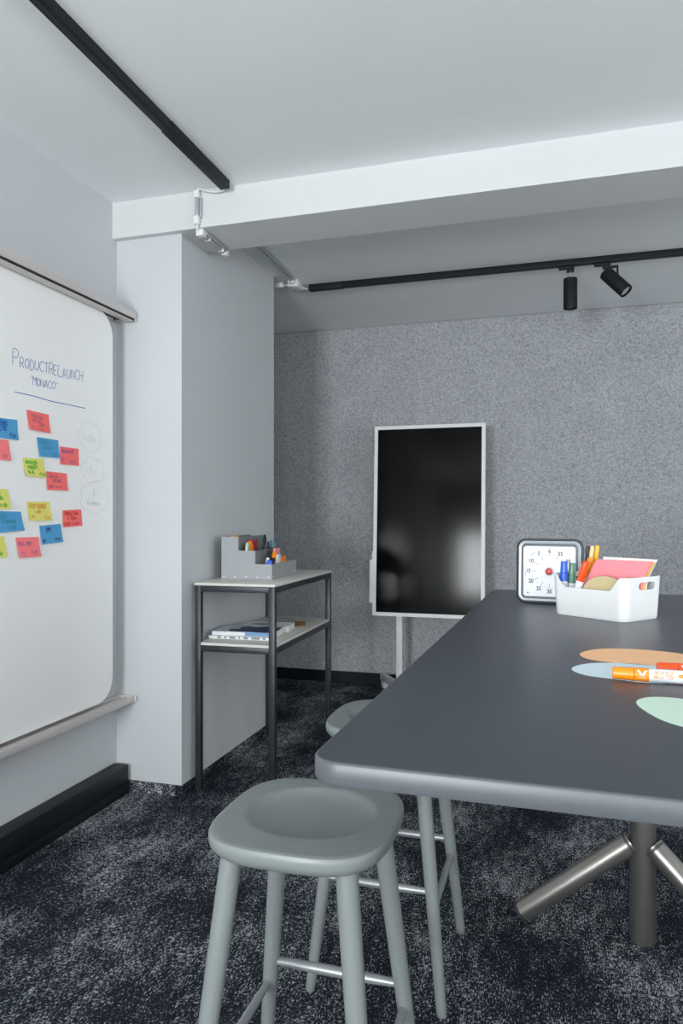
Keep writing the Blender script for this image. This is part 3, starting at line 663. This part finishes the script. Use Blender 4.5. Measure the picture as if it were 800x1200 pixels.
# ------------------------------------------------------------------ stools
def seat_loop(w, d, z, n=72, e=3.3):
    pts = []
    for i in range(n):
        an = 2*PI*i/n; c_, s_ = math.cos(an), math.sin(an)
        pts.append((w*abs(c_)**(2/e)*(1 if c_ >= 0 else -1), d*abs(s_)**(2/e)*(1 if s_ >= 0 else -1), z))
    return pts
def make_stool(loc, rz, label):
    t = empty('bar_stool', loc, rz, label, 'stool', 'grey bar stools at the table')
    W, D, ZT = .168, .176, .692
    bm = bmesh.new()
    lp = [seat_loop(W*.70, D*.70, ZT-.047, e=2.7), seat_loop(W*.84, D*.84, ZT-.0435, e=2.8), seat_loop(W*.94, D*.94, ZT-.034), seat_loop(W*.99, D*.99, ZT-.023),
          seat_loop(W, D, ZT-.014), seat_loop(W*.998, D*.998, ZT-.006), seat_loop(W*.985, D*.985, ZT-.0015), seat_loop(W*.965, D*.965, ZT)]
    # dished top with a defined oval rim (wider than deep), towards the back
    def top(k):
        out = []
        for (x, y, z) in seat_loop(1, 1, 0, e=3.3-(3.3-2.0)*min(1, (1-k)*2)):
            out.append((W*.965*k*x, D*.965*k*y, 0))
        res = []
        for x, y, _ in out:
            r = math.hypot(x/(W*.74), (y-.010)/(D*.66))
            dz = -.0145*max(0, 1-r**2.6)**.75 if r < 1 else 0
            res.append((x, y, ZT+dz))
        return res
    for k in [1-.0385*i for i in range(1, 26)]: lp.append(top(k))
    loft(bm, lp)
    link('seat', bm, 'stool', t, True)
    legs = {}
    for sx in (-1, 1):
        for sy in (-1, 1):
            p0 = Vector((sx*.105, sy*.118, ZT-.030)); p1 = Vector((sx*.174, sy*.192, .004))
            bm = bmesh.new(); d = (p1-p0)
            lo = []
            qt = d.normalized().to_track_quat('Z', 'Y')
            for f_, r in ((0, .0195), (.12, .0195), (.5, .0175), (.97, .0132), (.995, .012), (1, .009)):
                lo.append([tuple(p0+d*f_+qt @ Vector((r*math.cos(2*PI*i/24), r*math.sin(2*PI*i/24), 0))) for i in range(24)])
            loft(bm, lo); link('leg', bm, 'stool', t, True); legs[sx, sy] = (p0, d)
    def on(k, z):
        p0, d = legs[k]; return p0+d*((p0.z-z)/-d.z if d.z < 0 else 0)
    def rung(k1, k2, z, bulge=.011):
        a_, b_ = on(k1, z), on(k2, z); dd = (b_-a_).normalized(); lo = []
        qt = dd.to_track_quat('Z', 'Y')
        for i in range(13):
            f_ = i/12; r = .0068+(bulge-.0068)*math.sin(PI*min(1, max(0, f_)))**.6
            lo.append([tuple(a_.lerp(b_, f_)+qt @ Vector((r*math.cos(2*PI*j/16), r*math.sin(2*PI*j/16), 0))) for j in range(16)])
        bm = bmesh.new(); loft(bm, lo); link('rung', bm, 'stool_metal', t, True, 'satin metal foot rung')
    rung((-1, 1), (1, 1), .295); rung((-1, -1), (1, -1), .295); rung((-1, -1), (-1, 1), .250, .0095); rung((1, -1), (1, 1), .250, .0095)
    return t
s0 = make_stool((-.444, 1.285, 0), 0, 'grey bar stool in the foreground with its whole seat in view')
def copy_tree(o, parent=None):
    c_ = o.copy(); COL.objects.link(c_); c_.parent = parent
    for ch in list(o.children): copy_tree(ch, c_)
    return c_
s1 = copy_tree(s0); s1.location = (-.445, 1.98, 0); s1['label'] = 'grey bar stool farther back, seat half hidden behind the tabletop corner'

# ------------------------------------------------------------------ timer
rz = math.radians(-9)
tc_ = (-.023-.0+.006, 2.185+.016, TZ+.0005)
t = empty('visual_timer', tc_, rz, 'square countdown timer with white dial and red centre knob on the table', 'timer')
S_ = .193
TM = Matrix.Translation((0, 0, S_/2)) @ Matrix.Rotation(math.radians(-3), 4, 'X') @ Matrix.Rotation(PI/2, 4, 'X')   # local xy = face, +z towards viewer
def rr(s, r, z): return [(x, y, z) for x, y in rrect(s, s, r, 10)]
bm = bmesh.new(); loft(bm, [rr(S_-.030, .022, -.036), rr(S_-.016, .026, -.032), rr(S_-.006, .027, -.018), rr(S_, .027, -.004), rr(S_-.003, .0255, -.0005), rr(S_-.010, .022, 0)], True, False, 0, TM)
loft(bm, [rr(S_-.010, .022, 0), rr(S_-.014, .020, -.010)], False, True, 0, TM); link('case', bm, 'timer_dark', t, True, 'charcoal outer case')
bm = bmesh.new(); loft(bm, [rr(S_-.012, .0215, -.006), rr(S_-.014, .0205, .0005), rr(S_-.020, .018, .002), rr(S_-.030, .014, .0005), rr(S_-.032, .013, -.006)], False, False, 0, TM); link('bezel', bm, 'timer_silver', t, True, 'silver bezel')
bm = bmesh.new(); loft(bm, [rr(S_-.031, .0135, -.0055), rr(S_-.032, .013, -.0015), rr(S_-.038, .010, -.0015), rr(S_-.039, .0095, -.0055)], False, False, 0, TM); link('inner_ring', bm, 'timer_dark', t, True, 'dark inner ring')
bm = bmesh.new(); loft(bm, [rr(S_-.039, .0095, -.0052), rr(S_-.041, .009, -.0025), rr(S_-.046, .007, -.0035), rr(S_-.047, .006, -.0055)], False, False, 0, TM); link('inner_bezel', bm, 'timer_silver', t, True, 'thin silver inner bezel')
bm = bmesh.new(); loft(bm, [rr(S_-.0455, .007, -.0055), rr(S_-.0455, .007, -.0045)], True, True, 0, TM); dial = link('dial', bm, 'timer_face', t, True, 'white dial')
fz = -.0041
bm = bmesh.new()
fl = lambda x, y: TM @ Vector((x, y, fz))
Rm = .0505
for k in range(60):
    an = PI/2+2*PI*k/60
    if k % 5 == 0:
        ribbon(bm, [((Rm-.0005)*math.cos(an), (Rm-.0005)*math.sin(an)), ((Rm-.014)*math.cos(an), (Rm-.014)*math.sin(an))] if k else [(0, Rm+.001), (0, Rm-.004)], .0011, fl)
    else:
        ribbon(bm, [((Rm)*math.cos(an), (Rm)*math.sin(an)), ((Rm-.0018)*math.cos(an), (Rm-.0018)*math.sin(an))], .0010, fl)
link('minute_marks', bm, 'ink_grey', dial)
bm = bmesh.new()
for k in range(12):
    an = PI/2+2*PI*k/12; rx = .0615
    sx_ = rx*math.cos(an); sy_ = rx*math.sin(an)*.97
    lab = '6' if k == 0 else str(k*5)
    font_into(bm, lab, .0165, lambda x, y: TM @ Vector((sx_+x*.86, sy_+y, fz)), bold=.0004)
box_ = [(-.006, .0695), (.006, .0695)]; ribbon(bm, box_, .0011, fl)
link('numerals', bm, 'ink_grey', dial)
bm = bmesh.new()
arc = [(.0705*math.cos(math.radians(v)), .0705*math.sin(math.radians(v))) for v in range(92, 196, 3)]
ribbon(bm, arc, .0004, fl); ribbon(bm, arc[12:17], .0012, fl); ribbon(bm, arc[30:34], .0009, fl)
prism(bm, [(-.066, -.0655), (-.064, -.0655), (-.0615, -.068), (-.0615, -.061), (-.064, -.0635), (-.066, -.0635)], fz, fz+.0001, TM)
ribbon(bm, [(-.0600, -.0668), (-.0590, -.0645), (-.0600, -.0622)], .0005, fl); ribbon(bm, [(-.0580, -.0675), (-.0565, -.0645), (-.0580, -.0615)], .0005, fl)
link('dial_print', bm, 'ink_grey', dial)
bm = bmesh.new(); lathe(bm, [(fz, .0125), (.001, .0122), (.002, .0105)], 32, TM); kn = link('knob_ring', bm, 'timer_silver', t, True, 'silver knob ring')
bm = bmesh.new(); lathe(bm, [(.002, .0095), (.0065, .0090), (.0080, .0070), (.0084, .002)], 32, TM); link('knob', bm, 'red_knob', kn, True, 'red knob')
bm = bmesh.new(); box(bm, -.05, .05, .02, .05, 0, .012, bev=.002); link('foot', bm, 'timer_dark', t)

# ------------------------------------------------------------------ storage box
BC = Vector((.126, 1.988, TZ+.0003)); BR = math.radians(-38.5)
t = empty('storage_box', BC, BR, 'white plastic box with dipped sides and hand holes on the table', 'box')
BL, BW, BH, NR = .222, .160, .108, 22
def bpath(s, r, k=14, m=40):
    """dense rounded rectangle"""
    w, h = BL*s, BW*s; pts = []
    def seg(x0, y0, x1, y1, n):
        for i in range(n): pts.append((x0+(x1-x0)*i/n, y0+(y1-y0)*i/n))
    def arc_(cx, cy, a0):
        for i in range(k): an = math.radians(a0+90*i/k); pts.append((cx+r*math.cos(an), cy+r*math.sin(an)))
    seg(-w/2+r, -h/2, w/2-r, -h/2, m); arc_(w/2-r, -h/2+r, -90); seg(w/2, -h/2+r, w/2, h/2-r, 16); arc_(w/2-r, h/2-r, 0)
    seg(w/2-r, h/2, -w/2+r, h/2, m); arc_(-w/2+r, h/2-r, 90); seg(-w/2, h/2-r, -w/2, -h/2+r, 16); arc_(-w/2+r, -h/2+r, 180)
    return pts
def sm(x): x = max(0, min(1, x)); return x*x*(3-2*x)
def dip(x, y):
    if abs(y) < BW*.47: return 0
    return .034*sm((x+.103)/.040)*sm((.098-x)/.034)
loops = []
for lay in ('out', 'in'):
    rows = range(NR+1) if lay == 'out' else range(NR, -1, -1)
    for j in rows:
        f_ = j/NR; s = .955+.055*f_; off = 0 if lay == 'out' else .0022
        base = bpath(1.0, .022); lp = []
        for (x, y) in base:
            zt = BH-dip(x, y); z = (0 if lay == 'out' else .0025)+(zt-(0 if lay == 'out' else .0025))*f_
            sc = .955+.055*z/BH
            r = math.hypot(x, y); nx, ny = x/BL, y/BW
            px_ = x*sc-math.copysign(min(off, abs(x)), x)*(1 if abs(x) > BL/2-.022 else 0)
            py_ = y*sc-math.copysign(min(off, abs(y)), y)*(1 if abs(y) > BW/2-.022 else 0)
            if j == 0 and lay == 'out': px_ *= .985; py_ *= .985
            lp.append((px_, py_, z+(.0009 if (lay == 'out' and j == 1) else 0)))
        loops.append(lp)
bm = bmesh.new(); loft(bm, loops)
bx_o = link('box_body', bm, 'white_plastic', t, True)
cb = bmesh.new(); prism(cb, rrect(.070, .0185, .009, 8), -.4, .4, Matrix.Translation((0, .010, .0855)) @ Matrix.Rotation(PI/2, 4, 'Y') @ Matrix.Rotation(PI/2, 4, 'Z'))
cut = link('cutter', cb, 'white_plastic', None)
cut.matrix_world = Matrix.Translation(BC) @ Matrix.Rotation(BR, 4, 'Z')
bo = bx_o.modifiers.new('hole', 'BOOLEAN'); bo.object = cut; bo.operation = 'DIFFERENCE'; bo.solver = 'EXACT'
bpy.context.view_layer.update(); dg = bpy.context.evaluated_depsgraph_get()
me = bpy.data.meshes.new_from_object(bx_o.evaluated_get(dg)); bx_o.modifiers.clear(); bx_o.data = me; bpy.data.objects.remove(cut)

e1 = Vector((math.cos(BR), math.sin(BR), 0)); e2 = Vector((-math.sin(BR), math.cos(BR), 0))
def ib(s, tt, z): return tuple(BC+e1*s+e2*tt+Vector((0, 0, z)))
bz = .0035
def wbmarker(name, col, base, direction, L, label, group=None, r=.0098, detail=False):
    t = empty(name, base, 0, label, 'marker', group)
    d = Vector(direction).normalized()
    # frame: local z along the pen, local y upwards as far as possible
    up = Vector((0, 0, 1)) if abs(d.z) < .9 else Vector((0, -1, 0))
    xx = up.cross(d).normalized(); yy = d.cross(xx)
    R = Matrix((xx, yy, d)).transposed().to_4x4()
    pr = lambda *p: lathe(bm, p, 28, R)
    bm = bmesh.new(); pr((.053, r*.97), (.0535, r), (.115, r), (.1155, r*.98)); b = link('barrel', bm, 'm_white', t, True, 'white label sleeve')
    bm = bmesh.new(); pr((.0315, r*.93), (.032, r*1.0), (.053, r*1.01), (.0535, r*.95)); link('collar', bm, col, t, True)
    bm = bmesh.new(); pr((0, r*.70), (.0006, r*.86), (.003, r*.92), (.027, r*.98), (.0305, r*1.02), (.0312, r*.95)); link('cap', bm, col, t, True)
    bm = bmesh.new(); pr((.1152, r*.97), (.116, r), (L-.004, r*.95), (L-.001, r*.8), (L, r*.6)); link('tail', bm, col, t, True)
    # logo and lettering wrapped round the barrel (s along pen, q around it)
    fc = -1 if d.x > 0 else 1
    def wrap(phi0, rad, rev=1):
        def fn(x, y):
            ph = phi0+y/rad*rev
            return R @ Vector((rad*math.cos(ph), rad*math.sin(ph), x))
        return fn
    return t, R, wrap
def up_marker(col, s, tt, ds, dt, L, label):
    return wbmarker('whiteboard_marker', col, ib(s+ds*L, tt+dt*L, bz+L*.97), -(e1*ds+e2*dt)-Vector((0, 0, 1)), L, label, 'whiteboard markers in the box')
up_marker('m_blue', -.0985, -.045, .02, 0, .139, 'blue-capped board marker standing at the left end of the white box')
up_marker('m_green', -.0965, -.020, .06, 0, .133, 'green-capped board marker standing in the white box')
up_marker('m_orangered', -.075, -.047, .35, .0, .141, 'orange-red board marker leaning right in the white box')
up_marker('m_orange', -.093, .016, .25, .0, .149, 'orange board marker behind the orange-red one in the white box')
def fine(mats, s, tt, ds, dt, L, label, r=.0042):
    pen('fineliner_pen', mats, ib(s, tt, bz+.002), (e1*ds+e2*dt+Vector((0, 0, 1))), L, r, label, 'pen', 'pens at the back of the white box')
fine(('pen_black', 'pen_black'), -.098, .040, .09, .0, .173, 'black pen standing at the back of the white box', .005)
fine(('pen_blue', 'pen_blue'), -.086, .040, .07, .0, .159, 'thin blue pen standing at the back of the white box')
fine(('pen_cream', 'pen_cream'), -.090, .033, .15, .0, .175, 'cream-yellow pen standing at the back of the white box', .0048)
fine(('pen_cream', 'pen_amber'), -.085, .048, .15, .0, .176, 'pen with amber cap standing at the back of the white box', .0056)
# cards leaning in the box: plane along e1
def card(name, m, pts, off, th, label, lean=0.0, cat='card'):
    bm = bmesh.new()
    lo = []
    for d_ in (-th/2, th/2):
        lo.append([tuple(e1*s+e2*(off+d_+lean*(z-.0))+Vector((0, 0, z))) for s, z in pts])
    loft(bm, lo); o = link(name, bm, m, None); o.location = BC; return tag(o, label, cat)
card('paper_card', 'card_pink', [(-.082, .050), (-.060, .012), (.050, .007), (.096, .030), (.106, .100), (.131, .147), (-.023, .1455), (-.027, .142)], -.001, .006, 'stack of pink paper cards leaning in the white box')
card('paper_card', 'card_yellow', [(-.05, .012), (.050, .007), (.096, .030), (.107, .100), (.132, .144), (-.02, .138)], .0075, .009, 'stack of yellow-orange cards just behind the pink ones', 0)
card('paper_card', 'card_white', [(-.04, .012), (.06, .007), (.096, .030), (.107, .10), (.134, .1515), (-.017, .152)], .017, .005, 'stack of white cards behind the pink and yellow ones')
card('round_card', 'card_beige', [(.033+.068*math.cos(u*2*PI/48), .058+.049*math.sin(u*2*PI/48)) for u in range(48)], -.050, .003, 'beige oval paper card in front of the pink cards')

# ------------------------------------------------------------------ paper shapes and pens on the table
def blob(name, m, pts, label, group='paper shapes on the tabletop', th=.0005):
    Q = [Vector((x, y, 0)) for x, y in pts]; n_ = len(Q); P = []
    for i in range(n_):
        a, b, c_, d = Q[i-1], Q[i], Q[(i+1) % n_], Q[(i+2) % n_]
        for k in range(8):
            u = k/8; P.append(.5*((2*b)+(c_-a)*u+(2*a-5*b+4*c_-d)*u*u+(3*b-a-3*c_+d)*u**3))
    cx = sum(p.x for p in P)/len(P); cy = sum(p.y for p in P)/len(P)
    bm = bmesh.new(); prism(bm, [(p.x-cx, p.y-cy) for p in P], 0, th)
    o = link(name, bm, m, None); o.location = (cx, cy, TZ+.0002); return tag(o, label, 'paper cutout', group)
def ell(cx, cy, a_, b_, rot, n=28, egg=0.0):
    out = []
    for i in range(n):
        u = 2*PI*i/n; x, y = a_*math.cos(u), b_*math.sin(u)*(1+egg*math.cos(u)); out.append((cx+x*math.cos(rot)-y*math.sin(rot), cy+x*math.sin(rot)+y*math.cos(rot)))
    return out
blob('paper_oval', 'p_peach', [(.044, 1.400), (.056, 1.446), (.092, 1.484), (.142, 1.494), (.19, 1.486), (.235, 1.462), (.262, 1.415), (.245, 1.362), (.200, 1.338), (.150, 1.338), (.105, 1.345), (.064, 1.362)], 'peach paper oval lying on the table, farthest of the three')
blob('paper_oval', 'p_blue', [(.027, 1.263), (.036, 1.300), (.066, 1.332), (.114, 1.345), (.165, 1.335), (.205, 1.300), (.215, 1.255), (.185, 1.212), (.130, 1.200), (.085, 1.212), (.046, 1.228)], 'pale blue paper oval lying on the table under the orange marker')
blob('paper_oval', 'p_mint', [(.108, 1.045), (.112, 1.082), (.136, 1.104), (.175, 1.102), (.215, 1.068), (.240, 1.015), (.235, .965), (.200, .940), (.160, .950), (.128, .983)], 'mint green paper oval lying on the table, nearest of the three')
# orange marker lying down
mr = .0102
t, R, wrap = wbmarker('whiteboard_marker', 'm_orange', (.086, 1.2055, TZ+mr*1.02+.0008), (1, -.055, 0), .142, 'orange board marker with white label lying in front of the red-orange one', 'markers lying on the table', mr)
def add_marks(t, R, wrap, r, ink, face=PI*.86):
    # position seen from the camera side
    lab = bmesh.new(); fn = wrap(face, r*1.012+.0002, -1)
    V_ = [(.0435, .0048), (.0462, .0048), (.0487, -.0004), (.0512, .0048), (.0540, .0048), (.0500, -.0030), (.0474, -.0030)]
    vs = []
    def grid(poly):
        f = lab.faces.new([lab.verts.new(fn(x, y)) for x, y in poly])
    for dx in (-1, 1):
        for i in range(8):
            u0, u1 = i/8, (i+1)/8
            q4 = [(dx*(.0060-.0052*u0)-.0017, .0062-.0088*u0), (dx*(.0060-.0052*u0)+.0017, .0062-.0088*u0), (dx*(.0060-.0052*u1)+.0017, .0062-.0088*u1), (dx*(.0060-.0052*u1)-.0017, .0062-.0088*u1)]
            lab.faces.new([lab.verts.new(fn(.0432+x, y)) for x, y in q4])
    font_into(lab, 'PILOT', .0040, lambda x, y: fn(.0432+x, -.0058+y))
    link('logo', lab, 'paper', t, False, 'white logo print')
    lab = bmesh.new(); fn2 = wrap(face, r*1.0+.0002, -1)
    font_into(lab, 'BOARD', .0078, lambda x, y: fn2(.0735+x, .0030+y), bold=.0002)
    font_into(lab, 'MASTER', .0078, lambda x, y: fn2(.0735+x, -.0034+y), bold=.0002)
    for i in range(3):
        lab.faces.new([lab.verts.new(fn2(*p)) for p in [(.094+.0018*i, -.0018+.0002*i), (.1152, -.006+.002*i), (.1152, -.004+.004*i), (.0975, .0012)]]) if i == 0 else None
    lab.faces.new([lab.verts.new(fn2(*p)) for p in [(.092, 0), (.097, -.0030), (.104, -.0035), (.1155, -.0095), (.1155, -.0030)]])
    lab.faces.new([lab.verts.new(fn2(*p)) for p in [(.092, 0), (.1155, -.0030), (.1155, .0030)]])
    lab.faces.new([lab.verts.new(fn2(*p)) for p in [(.092, 0), (.1155, .0030), (.1155, .0095), (.104, .0035), (.097, .0030)]])
    link('label_print', lab, ink, t, False, 'coloured label lettering')
add_marks(t, R, wrap, mr, 'm_orange', face=math.radians(163))
t, R, wrap = wbmarker('whiteboard_marker', 'm_orangered', (.1575, 1.262, TZ+mr*1.02+.0008), (1, -.06, 0), .142, 'red-orange board marker lying behind the orange one at the right picture edge', 'markers lying on the table', mr)
add_marks(t, R, wrap, mr, 'm_orangered', face=math.radians(163))

# ------------------------------------------------------------------ light
w = bpy.data.worlds.new('sky'); S.world = w; w.use_nodes = True
bg = w.node_tree.nodes['Background']; bg.inputs[0].default_value = (.90, .96, 1.0, 1); bg.inputs[1].default_value = .7
def area(name, loc, rot, sx, sy, power, col=(.95, .985, 1.0)):
    l = bpy.data.lights.new(name, 'AREA'); l.shape = 'RECTANGLE'; l.size = sx; l.size_y = sy; l.energy = power; l.color = col
    o = bpy.data.objects.new(name, l); COL.objects.link(o); o.location = loc; o.rotation_euler = rot; return o
for k, (u0, u1, z0, z1) in enumerate(WR):
    area('daylight', ((u0+u1)/2, YR-.35, (z0+z1)/2-.12), (math.radians(90+19), 0, 0), u1-u0, z1-z0, (160, 66)[k])
for k, (u0, u1, z0, z1) in enumerate(WS):
    area('daylight', (XR+.35, (u0+u1)/2, (z0+z1)/2-.12), (math.radians(90+42), 0, math.radians(90)), u1-u0, z1-z0, (42, 18, 8)[k])

S.view_settings.view_transform = 'Standard'
try: S.view_settings.look = 'None'
except Exception: pass
S.view_settings.gamma = 1; S.view_settings.exposure = 0.66
S.view_settings.use_curve_mapping = False
